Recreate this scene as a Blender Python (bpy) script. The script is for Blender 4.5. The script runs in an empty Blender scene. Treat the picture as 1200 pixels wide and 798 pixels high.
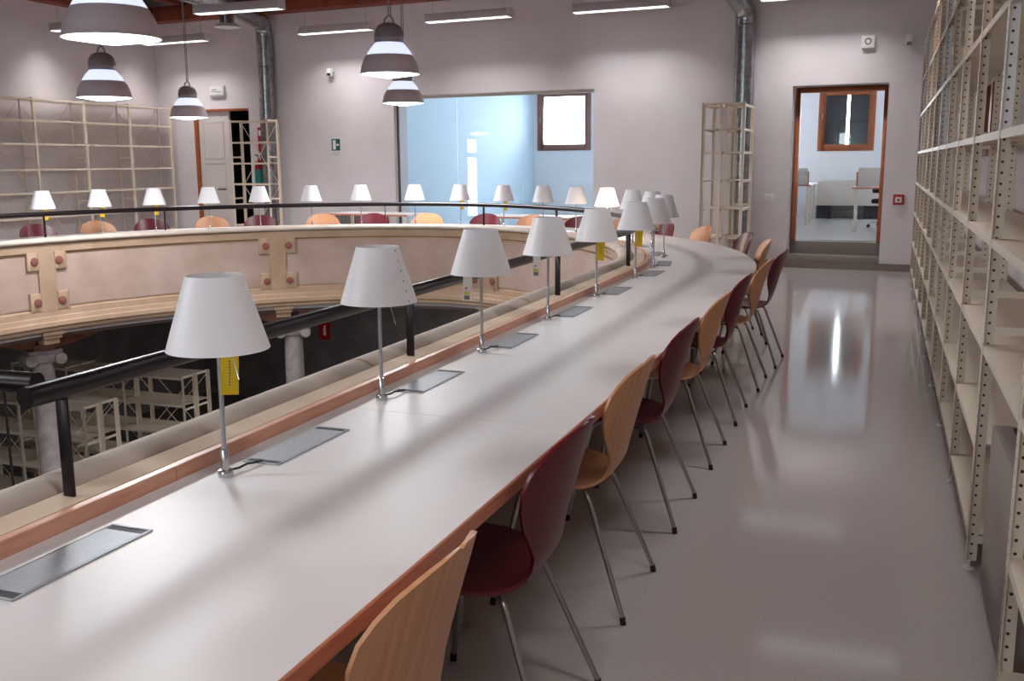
import bpy, bmesh, math, random
from mathutils import Vector, Matrix
random.seed(7)
S = bpy.context.scene
C = S.collection
PI = math.pi
def R(d): return math.radians(d)

# ------------------------------------------------------------------ materials
def lin(r, g, b):
    def f(c):
        c /= 255.0
        return c / 12.92 if c <= 0.04045 else ((c + 0.055) / 1.055) ** 2.4
    return (f(r), f(g), f(b), 1.0)
M = {}
def mat(name, col, rough=0.5, metal=0.0, noise=None, bump=None, spec=0.5, emit=None, trans=0.0, coat=0.0):
    m = bpy.data.materials.new(name); m.use_nodes = True
    nt = m.node_tree; N = nt.nodes; L = nt.links
    b = N['Principled BSDF']
    b.inputs['Base Color'].default_value = lin(*col)
    b.inputs['Roughness'].default_value = rough
    b.inputs['Metallic'].default_value = metal
    b.inputs['Specular IOR Level'].default_value = spec
    b.inputs['Transmission Weight'].default_value = trans
    b.inputs['Coat Weight'].default_value = coat
    if emit:
        b.inputs['Emission Color'].default_value = lin(*emit[0]); b.inputs['Emission Strength'].default_value = emit[1]
    if noise or bump:
        tc = N.new('ShaderNodeTexCoord')
    if noise:                                    # noise = (scale, detail, second colour, lo, hi, stretch)
        mp = N.new('ShaderNodeMapping'); mp.inputs['Scale'].default_value = noise[5] if len(noise) > 5 else (1, 1, 1)
        tx = N.new('ShaderNodeTexNoise'); tx.inputs['Scale'].default_value = noise[0]; tx.inputs['Detail'].default_value = noise[1]
        rp = N.new('ShaderNodeValToRGB')
        rp.color_ramp.elements[0].position = noise[3]; rp.color_ramp.elements[0].color = lin(*col)
        rp.color_ramp.elements[1].position = noise[4]; rp.color_ramp.elements[1].color = lin(*noise[2])
        L.new(tc.outputs['Object'], mp.inputs['Vector']); L.new(mp.outputs[0], tx.inputs['Vector'])
        L.new(tx.outputs['Fac'], rp.inputs['Fac']); L.new(rp.outputs['Color'], b.inputs['Base Color'])
    if bump:
        t2 = N.new('ShaderNodeTexNoise'); t2.inputs['Scale'].default_value = bump[0]; t2.inputs['Detail'].default_value = 4
        bp = N.new('ShaderNodeBump'); bp.inputs['Strength'].default_value = bump[1]; bp.inputs['Distance'].default_value = 0.01
        L.new(tc.outputs['Object'], t2.inputs['Vector']); L.new(t2.outputs['Fac'], bp.inputs['Height']); L.new(bp.outputs['Normal'], b.inputs['Normal'])
    M[name] = m
    return m
mat('wall', (224, 216, 218), 0.9, noise=(1.3, 3, (216, 207, 209), 0.35, 0.7), bump=(60, 0.06))
mat('wall_blue', (200, 220, 236), 0.7)
mat('wall_cool', (230, 232, 236), 0.9)
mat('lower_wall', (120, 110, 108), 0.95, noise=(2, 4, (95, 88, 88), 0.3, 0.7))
mat('floor', (196, 188, 186), 0.09, noise=(140, 3, (180, 172, 170), 0.40, 0.70), spec=0.5)
mat('floor_cool', (170, 168, 164), 0.25, noise=(90, 3, (150, 148, 146), 0.4, 0.65))
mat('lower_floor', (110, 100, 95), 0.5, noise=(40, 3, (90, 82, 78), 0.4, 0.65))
mat('lit_beech', (226, 170, 144), 0.4, noise=(6, 5, (212, 150, 122), 0.35, 0.7, (1, 1, 12)))  # paler copy of the edge beech, light on the upstand painted in
mat('laminate', (230, 225, 224), 0.42, spec=0.4)
mat('beech_edge', (200, 130, 104), 0.45, noise=(6, 5, (180, 108, 82), 0.35, 0.7, (1, 1, 12)))
mat('coping_stone', (214, 192, 168), 0.85, noise=(4, 6, (198, 174, 148), 0.35, 0.72), bump=(35, 0.15))
mat('sandstone', (178, 150, 126), 0.85, noise=(4, 6, (162, 134, 108), 0.35, 0.72), bump=(35, 0.15))
mat('kerb_stone', (198, 184, 170), 0.8, noise=(7, 7, (178, 164, 152), 0.35, 0.75), bump=(50, 0.12))
mat('panel_stone', (184, 160, 148), 0.85, noise=(3, 7, (168, 142, 128), 0.35, 0.72), bump=(35, 0.12))
mat('red_stone', (138, 84, 78), 0.7, noise=(40, 3, (128, 66, 60), 0.35, 0.7))
mat('grey_stone', (168, 158, 156), 0.85, noise=(8, 6, (140, 130, 128), 0.35, 0.72), bump=(40, 0.2))
mat('terracotta', (176, 124, 104), 0.85, noise=(6, 5, (150, 100, 84), 0.35, 0.7))
mat('rail_black', (30, 20, 24), 0.32, 0.3)
mat('chair_wood', (210, 154, 112), 0.38, noise=(5, 6, (197, 138, 97), 0.35, 0.7, (1, 14, 1)))
mat('chair_red', (104, 20, 34), 0.34, noise=(5, 6, (88, 14, 28), 0.35, 0.7, (1, 14, 1)))
mat('steel_tube', (172, 170, 168), 0.32, 0.85)
mat('black_plastic', (22, 20, 20), 0.5)
mat('aluminium', (176, 180, 186), 0.5, 0.6, noise=(120, 2, (160, 162, 166), 0.4, 0.6, (1, 12, 1)))
mat('chrome', (196, 196, 198), 0.2, 0.95)
mat('dark_void', (40, 34, 36), 0.6)
mat('cream_paint', (230, 217, 199), 0.45)
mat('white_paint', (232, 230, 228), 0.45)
mat('door_white', (214, 204, 200), 0.6)
mat('galvanised', (168, 170, 172), 0.24, 0.95, noise=(14, 4, (138, 140, 144), 0.4, 0.65))
mat('pendant_grey', (236, 224, 230), 0.35, 0.1)
mat('pendant_dark', (150, 138, 142), 0.42, 0.1)
mat('fixture_white', (214, 208, 208), 0.5)
mat('beam_wood', (150, 74, 50), 0.7, noise=(5, 5, (112, 52, 34), 0.35, 0.7, (1, 10, 1)))
mat('ceiling_wood', (150, 104, 80), 0.8, noise=(4, 5, (126, 84, 62), 0.35, 0.7, (10, 1, 1)))
mat('joinery_wood', (170, 96, 54), 0.45, noise=(6, 5, (146, 76, 42), 0.35, 0.7, (1, 1, 14)))
mat('window_brown', (140, 98, 88), 0.5)
mat('skirting', (132, 120, 114), 0.6)
mat('step_stone', (138, 130, 124), 0.55, noise=(60, 3, (122, 114, 108), 0.4, 0.65))
mat('sign_green', (16, 84, 78), 0.5)
mat('red_plastic', (168, 26, 30), 0.45)
mat('teal', (28, 128, 116), 0.5)
mat('tag_yellow', (226, 190, 10), 0.6)
mat('tag_white', (226, 222, 216), 0.6)
mat('ink_grey', (120, 114, 110), 0.7)
mat('ink_red', (176, 60, 50), 0.7)
mat('lime', (206, 206, 96), 0.7)
mat('black_fabric', (30, 30, 34), 0.8)
mat('panel_grey', (206, 198, 188), 0.6)
mat('convector_paint', (158, 146, 138), 0.5)
mat('soffit_wood', (74, 58, 52), 0.8)
mat('dark_glass', (40, 42, 48), 0.15)
mat('lens', (255, 255, 255), 0.4, emit=((244, 246, 255), 9.0))
mat('tube_lens', (255, 255, 255), 0.4, emit=((246, 246, 255), 1.6))
mat('band_lens', (225, 232, 255), 0.3, emit=((212, 222, 255), 0.95))
mat('lit_shade', (255, 250, 240), 0.5, emit=((255, 236, 214), 3.2))
def shade_mat():
    m = bpy.data.materials.new('shade'); m.use_nodes = True; nt = m.node_tree; N = nt.nodes; L = nt.links
    b = N['Principled BSDF']; b.inputs['Base Color'].default_value = lin(252, 250, 252); b.inputs['Roughness'].default_value = 0.4
    t = N.new('ShaderNodeBsdfTranslucent'); t.inputs['Color'].default_value = lin(252, 250, 252)
    mx = N.new('ShaderNodeMixShader'); mx.inputs[0].default_value = 0.14
    L.new(b.outputs[0], mx.inputs[1]); L.new(t.outputs[0], mx.inputs[2]); L.new(mx.outputs[0], N['Material Output'].inputs['Surface'])
    M['shade'] = m
shade_mat()
def glass_mat():
    m = bpy.data.materials.new('pane_glass'); m.use_nodes = True; nt = m.node_tree; N = nt.nodes; L = nt.links
    N.remove(N['Principled BSDF'])
    g = N.new('ShaderNodeBsdfGlossy'); g.inputs['Roughness'].default_value = 0.02
    t = N.new('ShaderNodeBsdfTransparent'); t.inputs['Color'].default_value = (0.93, 0.96, 0.97, 1)
    fr = N.new('ShaderNodeFresnel'); fr.inputs['IOR'].default_value = 1.35
    mx = N.new('ShaderNodeMixShader')
    L.new(fr.outputs[0], mx.inputs[0]); L.new(t.outputs[0], mx.inputs[1]); L.new(g.outputs[0], mx.inputs[2])
    L.new(mx.outputs[0], N['Material Output'].inputs['Surface'])
    M['pane_glass'] = m
glass_mat()
def perforated(name, col):
    m = mat(name, col, 0.45); nt = m.node_tree; N = nt.nodes; L = nt.links
    tc = N.new('ShaderNodeTexCoord'); sp = N.new('ShaderNodeSeparateXYZ'); L.new(tc.outputs['Object'], sp.inputs[0])
    def mth(op, a, b=None, c=None):
        n = N.new('ShaderNodeMath'); n.operation = op
        for i, v in enumerate((a, b, c)):
            if v is None: continue
            if isinstance(v, (int, float)): n.inputs[i].default_value = v
            else: L.new(v, n.inputs[i])
        return n.outputs[0]
    dz = mth('SUBTRACT', mth('MULTIPLY', mth('FRACT', mth('DIVIDE', sp.outputs[2], 0.0385)), 0.0385), 0.019)
    dz2 = mth('MULTIPLY', dz, dz)
    def hole(ax):
        d = mth('SUBTRACT', ax, 0.02)
        return mth('LESS_THAN', mth('ADD', mth('MULTIPLY', d, d), dz2), 0.0048 ** 2)
    h = mth('MAXIMUM', hole(sp.outputs[0]), hole(sp.outputs[1]))
    mx = N.new('ShaderNodeMix'); mx.data_type = 'RGBA'
    mx.inputs[6].default_value = lin(*col); mx.inputs[7].default_value = lin(46, 38, 32)
    L.new(h, mx.inputs[0]); L.new(mx.outputs[2], N['Principled BSDF'].inputs['Base Color'])
perforated('cream_perforated', (226, 212, 194))
perforated('lit_perforated', (250, 248, 246))  # light on some upper uprights put into a whiter colour

# ------------------------------------------------------------------ mesh helpers
class MB:
    def __init__(s): s.v = []; s.f = []
    def add(s, vs, fs):
        n = len(s.v); s.v += [tuple(v) for v in vs]; s.f += [tuple(n + i for i in f) for f in fs]; return s
    def box(s, x0, x1, y0, y1, z0, z1, T=None):
        vs = [Vector((x, y, z)) for z in (z0, z1) for y in (y0, y1) for x in (x0, x1)]
        if T is not None: vs = [T @ v for v in vs]
        return s.add(vs, [(0, 2, 3, 1), (4, 5, 7, 6), (0, 1, 5, 4), (2, 6, 7, 3), (0, 4, 6, 2), (1, 3, 7, 5)])
    def tube(s, pts, r, n=12, cap=True):
        pts = [Vector(p) for p in pts]; rs = r if isinstance(r, (list, tuple)) else [r] * len(pts)
        rings = []; up = None
        for i, p in enumerate(pts):
            d = (pts[min(i + 1, len(pts) - 1)] - pts[max(i - 1, 0)]).normalized()
            if up is None:
                up = Vector((0, 0, 1)) if abs(d.z) < 0.9 else Vector((1, 0, 0))
            a = d.cross(up)
            if a.length < 1e-6: a = d.orthogonal()
            a.normalize(); b = a.cross(d).normalized(); up = b
            rings.append([p + (a * math.cos(2 * PI * k / n) + b * math.sin(2 * PI * k / n)) * rs[i] for k in range(n)])
        vs = [v for g in rings for v in g]; fs = []
        for i in range(len(rings) - 1):
            for k in range(n):
                fs.append((i * n + k, i * n + (k + 1) % n, (i + 1) * n + (k + 1) % n, (i + 1) * n + k))
        if cap:
            fs.append(tuple(range(n))[::-1]); fs.append(tuple((len(rings) - 1) * n + k for k in range(n)))
        return s.add(vs, [f[::-1] for f in fs])
    def lathe(s, prof, n=32, o=(0, 0, 0), closed=False):
        vs = []; fs = []; m = len(prof)
        for (r, z) in prof:
            for k in range(n):
                a = 2 * PI * k / n; vs.append((o[0] + r * math.cos(a), o[1] + r * math.sin(a), o[2] + z))
        for i in range(m if closed else m - 1):
            j = (i + 1) % m
            for k in range(n):
                fs.append((i * n + k, i * n + (k + 1) % n, j * n + (k + 1) % n, j * n + k))
        return s.add(vs, fs)
    def cyl(s, x, y, z0, z1, r, n=20):
        return s.tube([(x, y, z0), (x, y, z1)], r, n)
    def sheet(s, rows, closed=False):
        n = len(rows[0]); vs = [v for r in rows for v in r]; fs = []
        for i in range(len(rows) - 1):
            for k in range(n if closed else n - 1):
                fs.append((i * n + k, i * n + (k + 1) % n, (i + 1) * n + (k + 1) % n, (i + 1) * n + k))
        return s.add(vs, fs)
    def mesh(s, name, m, sharp=35, bevel=0, solid=0):
        me = bpy.data.meshes.new(name); me.from_pydata(s.v, [], s.f)
        bm = bmesh.new(); bm.from_mesh(me)
        bmesh.ops.remove_doubles(bm, verts=bm.verts, dist=1e-6)
        if solid:
            bmesh.ops.recalc_face_normals(bm, faces=bm.faces)
            bmesh.ops.solidify(bm, geom=bm.faces[:], thickness=solid)
        if bevel:
            ed = [e for e in bm.edges if len(e.link_faces) == 2 and e.calc_face_angle(0) > R(40)]
            bmesh.ops.bevel(bm, geom=ed, offset=bevel, segments=2, affect='EDGES', profile=0.5, clamp_overlap=True)
        bmesh.ops.recalc_face_normals(bm, faces=bm.faces)
        bm.to_mesh(me); bm.free()
        me.materials.append(M[m])
        me.polygons.foreach_set('use_smooth', [True] * len(me.polygons)); me.set_sharp_from_angle(angle=R(sharp))
        return me
    def build(s, name, m, parent=None, **k):
        o = bpy.data.objects.new(name, s.mesh(name, m, **k)); C.objects.link(o)
        if parent: o.parent = parent
        return o
def tag(o, label=None, cat=None, group=None, kind=None):
    if label: o['label'] = label
    if cat: o['category'] = cat
    if group: o['group'] = group
    if kind: o['kind'] = kind
    return o
def thing(name, label, cat, loc=(0, 0, 0), rz=0.0, group=None):
    o = bpy.data.objects.new(name, None); C.objects.link(o)
    o.empty_display_size = 0.1
    o.location = loc; o.rotation_euler = (0, 0, rz)
    return tag(o, label, cat, group)
def inst(name, me, parent, loc=(0, 0, 0), rz=0.0):
    o = bpy.data.objects.new(name, me); C.objects.link(o); o.parent = parent
    o.location = loc; o.rotation_euler = (0, 0, rz); return o
def copy_tree(o, parent=None):
    c = o.copy(); C.objects.link(c); c.parent = parent
    for ch in list(o.children): copy_tree(ch, c)
    return c
def struct(o): return tag(o, kind='structure')
def area(name, parent, loc, size, power, col=(1, 1, 1), sy=None, rot=(0, 0, 0), spread=None, portal=False):
    l = bpy.data.lights.new(name, 'AREA'); l.energy = power; l.color = col
    if sy: l.shape = 'RECTANGLE'; l.size = size; l.size_y = sy
    else: l.shape = 'DISK'; l.size = size
    if spread: l.spread = spread
    o = bpy.data.objects.new(name, l); C.objects.link(o); o.location = loc; o.rotation_euler = rot
    if parent: o.parent = parent
    if portal: l.cycles.is_portal = True
    return o

# ------------------------------------------------------------------ camera (x to the right along the back wall, y towards it)
cd = bpy.data.cameras.new('camera'); cam = bpy.data.objects.new('camera', cd); C.objects.link(cam); S.camera = cam
cd.sensor_width = 36; cd.sensor_fit = 'HORIZONTAL'; cd.lens = 1165.0 / 1200 * 36; cd.clip_start = 0.05; cd.clip_end = 200
yaw, pit, rol = R(20.4), R(10.19), R(0.324)
f = Vector((-math.sin(yaw) * math.cos(pit), math.cos(yaw) * math.cos(pit), -math.sin(pit)))
r0 = Vector((math.cos(yaw), math.sin(yaw), 0)); u0 = r0.cross(f)
r = r0 * math.cos(rol) - u0 * math.sin(rol); u = u0 * math.cos(rol) + r0 * math.sin(rol)
cam.matrix_world = Matrix(((r.x, u.x, -f.x, 0), (r.y, u.y, -f.y, 0), (r.z, u.z, -f.z, 1.53), (0, 0, 0, 1)))

# ------------------------------------------------------------------ the oval opening
XC, YA, YB = -4.95, 7.0, -3.0
NA, NS = 88, 24
def oval(a, b, n=2.0):
    """closed loop: up the right straight side, round the far end, down the left side, round the near end"""
    P = []
    def arc(t):
        c, s = math.cos(t), math.sin(t)
        return a * math.copysign(abs(c) ** (2 / n), c), b * math.copysign(abs(s) ** (2 / n), s)
    for i in range(NS): P.append(Vector((XC + a, YB + (YA - YB) * i / NS, 0)))
    for i in range(NA):
        x, y = arc(PI * i / NA); P.append(Vector((XC + x, YA + y, 0)))
    for i in range(NS): P.append(Vector((XC - a, YA + (YB - YA) * i / NS, 0)))
    for i in range(NA):
        x, y = arc(PI + PI * i / NA); P.append(Vector((XC + x, YB + y, 0)))
    return P
KA, KB, KN = 3.10, 3.94, 1.83
class Path:
    """arc-length lookup on a closed loop; s runs from the right straight side's near end"""
    def __init__(s, P):
        s.P = P; s.L = [0.0]
        for i in range(len(P)): s.L.append(s.L[-1] + (P[(i + 1) % len(P)] - P[i]).length)
    def at(s, t, off=0.0, z=0.0):
        t %= s.L[-1]; lo = 0
        for i in range(len(s.P)):
            if s.L[i + 1] >= t: lo = i; break
        n = len(s.P); a = s.P[lo]; b = s.P[(lo + 1) % n]; k = (t - s.L[lo]) / max(1e-9, s.L[lo + 1] - s.L[lo])
        p = a.lerp(b, k)
        d1 = (s.P[(lo + 1) % n] - s.P[lo - 1]).normalized(); d2 = (s.P[(lo + 2) % n] - s.P[lo]).normalized()
        d = d1.lerp(d2, k).normalized()
        nn = Vector((d.y, -d.x, 0))
        q = p + nn * off; q.z = z
        return q, nn, d
    def near(s, x, y):
        best = min(range(len(s.P)), key=lambda i: (s.P[i].x - x) ** 2 + (s.P[i].y - y) ** 2)
        bs, bd = 0, 1e9
        for k in range(-40, 41):
            t = s.L[best] + k * 0.01; q = s.at(t)[0]; d = (q.x - x) ** 2 + (q.y - y) ** 2
            if d < bd: bs, bd = t, d
        return bs
kerb = Path(oval(KA, KB, KN))
railp = Path(oval(KA + .125, KB + .125, KN))
strip = Path(oval(3.30, 4.17, 1.83))
deskin = Path(oval(3.31, 4.18, 1.83))
deskout = Path(oval(4.11, 4.90, 2.0))
def ring(prof, A=KA, Bb=KB, n=KN):
    """sweep a closed (offset, z) profile round the whole oval"""
    mb = MB(); rows = []
    for (o, z) in prof + prof[:1]:
        rows.append([(p.x, p.y, z) for p in oval(A + o, Bb + o, n)])
    return mb.sheet(rows, closed=True)
def sweep(path, s0, s1, prof, step=0.12):
    """sweep a closed (offset, z) profile along part of a path, ends capped"""
    mb = MB(); n = max(2, int(abs(s1 - s0) / step) + 1); rows = []
    for i in range(n + 1):
        t = s0 + (s1 - s0) * i / n
        rows.append([path.at(t, o, z)[0] for (o, z) in prof])
    m = len(prof); vs = [v for r_ in rows for v in r_]; fs = []
    for i in range(n):
        for k in range(m): fs.append((i * m + k, i * m + (k + 1) % m, (i + 1) * m + (k + 1) % m, (i + 1) * m + k))
    fs.append(tuple(range(m))); fs.append(tuple(n * m + k for k in range(m))[::-1])
    return mb.add(vs, fs)

# ------------------------------------------------------------------ setting: mezzanine floor, walls, ceiling
XL, XR, YN = -13.1, 0.72, -8.0
O0 = Vector((0.37, 14.758, 0)); WR = R(-5)
def W(xl, yl, z=0.0):                            # the back wall is 5 degrees out of square: xl along it, yl into it
    return O0 + Vector((xl * math.cos(WR) - yl * math.sin(WR), xl * math.sin(WR) + yl * math.cos(WR), z))
inner = oval(KA + .02, KB + .02, KN); mb = MB()
def outer_pt(p):
    c = Vector((XC, 2.0, 0)); d = p - c
    ks = []
    if d.x > 1e-9: ks.append((XR + .3 - c.x) / d.x)
    if d.x < -1e-9: ks.append((XL - .2 - c.x) / d.x)
    if d.y > 1e-9: ks.append((16.4 - c.y) / d.y)
    if d.y < -1e-9: ks.append((YN - .3 - c.y) / d.y)
    return c + d * min(ks)
outp = [outer_pt(p) for p in inner]
# corner fill: snap the outer points next to each corner onto it
for cx, cy in ((XR + .3, 16.4), (XL - .2, 16.4), (XL - .2, YN - .3), (XR + .3, YN - .3)):
    i = min(range(len(outp)), key=lambda k: (outp[k].x - cx) ** 2 + (outp[k].y - cy) ** 2); outp[i] = Vector((cx, cy, 0))
rows = [[(p.x, p.y, 0) for p in outp], [(p.x, p.y, 0) for p in inner], [(p.x, p.y, -.2) for p in inner], [(p.x, p.y, -.2) for p in outp], [(p.x, p.y, 0) for p in outp]]
struct(mb.sheet(rows, closed=True).build('floor', 'floor'))

def wall_with_holes(name, x0, x1, z0, z1, holes, th, m='wall', T=None, y0=0.0):
    """a wall in the local xz plane with rectangular openings (x0, x1, z0, z1)"""
    mb = MB(); xs = sorted({x0, x1, *[h[0] for h in holes], *[h[1] for h in holes]}); zs = sorted({z0, z1, *[h[2] for h in holes], *[h[3] for h in holes]})
    def hole(i, j):
        if i < 0 or j < 0 or i >= len(xs) - 1 or j >= len(zs) - 1: return True
        cx, cz = (xs[i] + xs[i + 1]) / 2, (zs[j] + zs[j + 1]) / 2
        return any(h[0] < cx < h[1] and h[2] < cz < h[3] for h in holes)
    for i in range(len(xs) - 1):
        for j in range(len(zs) - 1):
            if hole(i, j): continue
            a, b, c, d = xs[i], xs[i + 1], zs[j], zs[j + 1]
            q = lambda *p: [T @ Vector(v) if T else Vector(v) for v in p]
            mb.add(q((a, y0, c), (b, y0, c), (b, y0, d), (a, y0, d)), [(0, 1, 2, 3)])
            mb.add(q((a, y0 + th, c), (b, y0 + th, c), (b, y0 + th, d), (a, y0 + th, d)), [(3, 2, 1, 0)])
            if hole(i - 1, j): mb.add(q((a, y0, c), (a, y0 + th, c), (a, y0 + th, d), (a, y0, d)), [(3, 2, 1, 0)])
            if hole(i + 1, j): mb.add(q((b, y0, c), (b, y0 + th, c), (b, y0 + th, d), (b, y0, d)), [(0, 1, 2, 3)])
            if hole(i, j - 1): mb.add(q((a, y0, c), (b, y0, c), (b, y0 + th, c), (a, y0 + th, c)), [(3, 2, 1, 0)])
            if hole(i, j + 1): mb.add(q((a, y0, d), (b, y0, d), (b, y0 + th, d), (a, y0 + th, d)), [(0, 1, 2, 3)])
    o = mb.build(name, m); return struct(o)
ZC = 4.75
DX0, DX1, DZ1 = -1.675, -0.395, 2.56             # doorway to the study room
GX0, GX1, GZ1 = -8.27, -4.655, 2.63              # glazed opening
EX0, EX1, EZ1 = -12.66, -11.37, 2.52             # white double door
wb = wall_with_holes('wall_back', -13.75, 0.45, -.2, ZC, [(DX0, DX1, 0.0, DZ1), (GX0, GX1, 0.0, GZ1), (EX0, EX1, 0.0, EZ1)], 0.42)
wb.location = O0; wb.rotation_euler = (0, 0, WR)
def boxes(name, m, bl, **k):
    mb = MB()
    for b in bl: mb.box(*b)
    return struct(mb.build(name, m, **k))
boxes('wall_left', 'wall', [(XL - .2, XL, YN - .2, 16.4, -.2, ZC)])
TY = Matrix.Rotation(-PI / 2, 4, 'Z')            # local x -> -y, local y -> +x
o = wall_with_holes('wall_right', -15.0, -YN, -.2, ZC, [(-9.6, -8.0, 1.55, 2.75), (-5.6, -4.3, 1.55, 2.75)], 0.3); o.location = (XR, 0, 0); o.rotation_euler = (0, 0, -PI / 2)
wall_with_holes('wall_front', XL - .2, XR + .3, -.2, ZC, [(-9.6, -7.8, .9, 2.9), (-3.4, -1.6, .9, 2.9)], .25).location = (0, YN - .25, 0)
for k, (x0, x1) in enumerate(((-9.6, -7.8), (-3.4, -1.6))):  # unseen windows behind the camera, added for daylight fill
    fm = MB(); y0 = YN - .15
    fm.box(x0, x0 + .1, y0, y0 + .08, .9, 2.9).box(x1 - .1, x1, y0, y0 + .08, .9, 2.9).box(x0, x1, y0, y0 + .08, .9, 1.0).box(x0, x1, y0, y0 + .08, 2.8, 2.9).box((x0 + x1) / 2 - .06, (x0 + x1) / 2 + .06, y0, y0 + .08, .9, 2.9)
    w_ = struct(fm.build('window_%d' % (k + 6), 'joinery_wood'))
    MB().box(x0 + .1, x1 - .1, y0 + .03, y0 + .036, 1.0, 2.8).build('pane', 'pane_glass', w_)
boxes('ceiling', 'ceiling_wood', [(XL - .2, XR + .3, YN - .2, 16.5, ZC, ZC + .1)])
# wooden beams carried by the walls
o = boxes('trim_1', 'beam_wood', [(-13.6, 0.4, -.34, -.02, 4.10, 4.36)], bevel=.012); o.location = O0; o.rotation_euler = (0, 0, WR)
boxes('trim_2', 'beam_wood', [(XL + .02, XL + .3, YN, 15.6, 4.12, 4.36)], bevel=.012)
for i, x in enumerate([-12.2, -10.4, -8.6, -6.8, -5.0, -3.2, -1.4]):
    boxes('trim_%d' % (i + 3), 'beam_wood', [(x - .11, x + .11, YN, 14.65 - (x - .37) * .087, 4.36, 4.74)], bevel=.012)
boxes('trim_10', 'beam_wood', [(XL, XR, 11.0, 11.34, 4.02, 4.36)], bevel=.015)
boxes('trim_11', 'beam_wood', [(XL, XR, 3.4, 3.74, 4.02, 4.36)], bevel=.015)
# grey skirting along the walls
o = boxes('baseboard_back', 'skirting', [(-13.5, EX0 - .06, -.018, 0, 0, .1), (EX1 + .06, GX0, -.018, 0, 0, .1), (GX1, DX0, -.018, 0, 0, .1), (DX0, DX1, -.018, 0, 0, .085), (DX1, 0.36, -.018, 0, 0, .1)])
o.location = O0; o.rotation_euler = (0, 0, WR)
boxes('baseboard_left', 'skirting', [(XL, XL + .018, YN, 15.9, 0, .1)])
boxes('baseboard_right', 'skirting', [(XR - .018, XR, YN, 14.7, 0, .1)])
# steps and floor of the study room beyond the doorway
o = boxes('floor_step', 'step_stone', [(DX0, DX1, 0.0, .34, 0, .185), (DX0, DX1, .3, .46, 0, .365)], bevel=.006); o.location = O0; o.rotation_euler = (0, 0, WR)
FY = 21.5
boxes('floor_study', 'floor_cool', [(-3.0, 2.5, 14.9, FY, .2, .37)]).location.y = .45
boxes('floor_annex', 'floor_cool', [(-8.6, -3.2, 15.2, FY + .4, -.1, 0)])
wall_with_holes('wall_street', -9.0, 2.6, -.2, 4.4, [(-7.33, -6.15, 1.80, 3.05), (-5.4, -4.0, .8, 3.1), (-1.31, -0.285, 1.74, 2.91), (0.7, 1.9, 1.2, 2.9), (-2.9, -1.9, 1.4, 2.9)], .35, 'wall_cool').location = (0, FY, 0)  # includes unseen openings added to brighten annex and study
boxes('wall_study_left', 'wall_cool', [(-3.2, -3.0, 15.45, FY, -.1, 4.4)])
boxes('wall_study_right', 'wall_cool', [(2.4, 2.6, 15.0, FY, -.1, 4.4)])
boxes('wall_study_front', 'wall_cool', [(.8, 2.6, 14.9, 15.1, -.1, 4.4)])
boxes('ceiling_study', 'wall_cool', [(-9.4, 2.7, 16.2, FY + .4, 4.3, 4.4)])
boxes('ceiling_link', 'wall_cool', [(-9.4, 2.7, 14.9, 16.3, 4.4, 4.5)])
# side wall of the glazed annex, slightly skewed, with slots added to stand for a bright reflection in the glass
a, b = Vector((-8.45, 15.75, 0)), Vector((-7.44, FY, 0)); d = (b - a); ln = d.length; ang = math.atan2(d.y, d.x)
o = wall_with_holes('wall_annex', 0, ln + .3, -.1, 4.4, [(3.1, 3.42, .45, 1.62), (3.1, 3.42, 1.72, 1.98)], .2, 'wall_blue'); o.location = a; o.rotation_euler = (0, 0, ang)

# ------------------------------------------------------------------ lower storey seen through the opening
GZ = -3.4
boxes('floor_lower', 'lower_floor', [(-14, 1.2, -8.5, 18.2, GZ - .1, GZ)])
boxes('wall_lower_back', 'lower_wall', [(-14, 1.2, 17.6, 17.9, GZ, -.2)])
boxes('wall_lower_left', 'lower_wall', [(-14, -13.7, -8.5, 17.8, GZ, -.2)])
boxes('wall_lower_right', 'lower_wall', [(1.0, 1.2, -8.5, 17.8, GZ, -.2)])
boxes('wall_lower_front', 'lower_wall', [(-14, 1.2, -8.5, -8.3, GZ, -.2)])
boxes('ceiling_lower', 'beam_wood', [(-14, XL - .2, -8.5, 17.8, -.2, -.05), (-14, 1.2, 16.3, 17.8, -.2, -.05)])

# ------------------------------------------------------------------ balustrade round the opening
bal = thing('stone_balustrade', 'pale sandstone balustrade with recessed panels running round the oval opening', 'balustrade', (XC, 2.0, -.2))
def on_bal(o): o.location = (-XC, -2.0, .2); o.parent = bal; return o
on_bal(ring([(-.015, .73), (-.015, .655), (.0, .645), (.012, .64), (.012, .07), (-.012, .06), (-.02, .0), (-.03, -.01), (-.04, -.05), (-.065, -.06), (-.07, -.10), (-.05, -.12), (-.045, -.15), (.02, -.16), (.17, -.16), (.17, .738), (.0, .738)]).build('parapet_wall', 'sandstone', sharp=25))
on_bal(ring([(.006, .09), (.006, .62), (.014, .62), (.014, .09)]).build('recessed_panel', 'panel_stone'))
on_bal(ring([(-.012, .738), (-.03, .742), (-.045, .755), (-.045, .772), (-.03, .788), (.0, .797), (.025, .800), (.05, .794), (.074, .783), (.086, .776), (.086, .738)]).build('kerb', 'kerb_stone', sharp=50))
on_bal(ring([(.086, .738), (.086, .775), (.174, .775), (.177, .77), (.177, .738)]).build('coping', 'coping_stone'))
pil_s = [kerb.near(-7.98, 7.81), kerb.near(-6.82, 10.19), kerb.near(-4.33, 10.95)]
extra = [kerb.near(-2.15, 8.3), kerb.near(-8.05, 4.6), kerb.near(-1.85, 4.5)]
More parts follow.
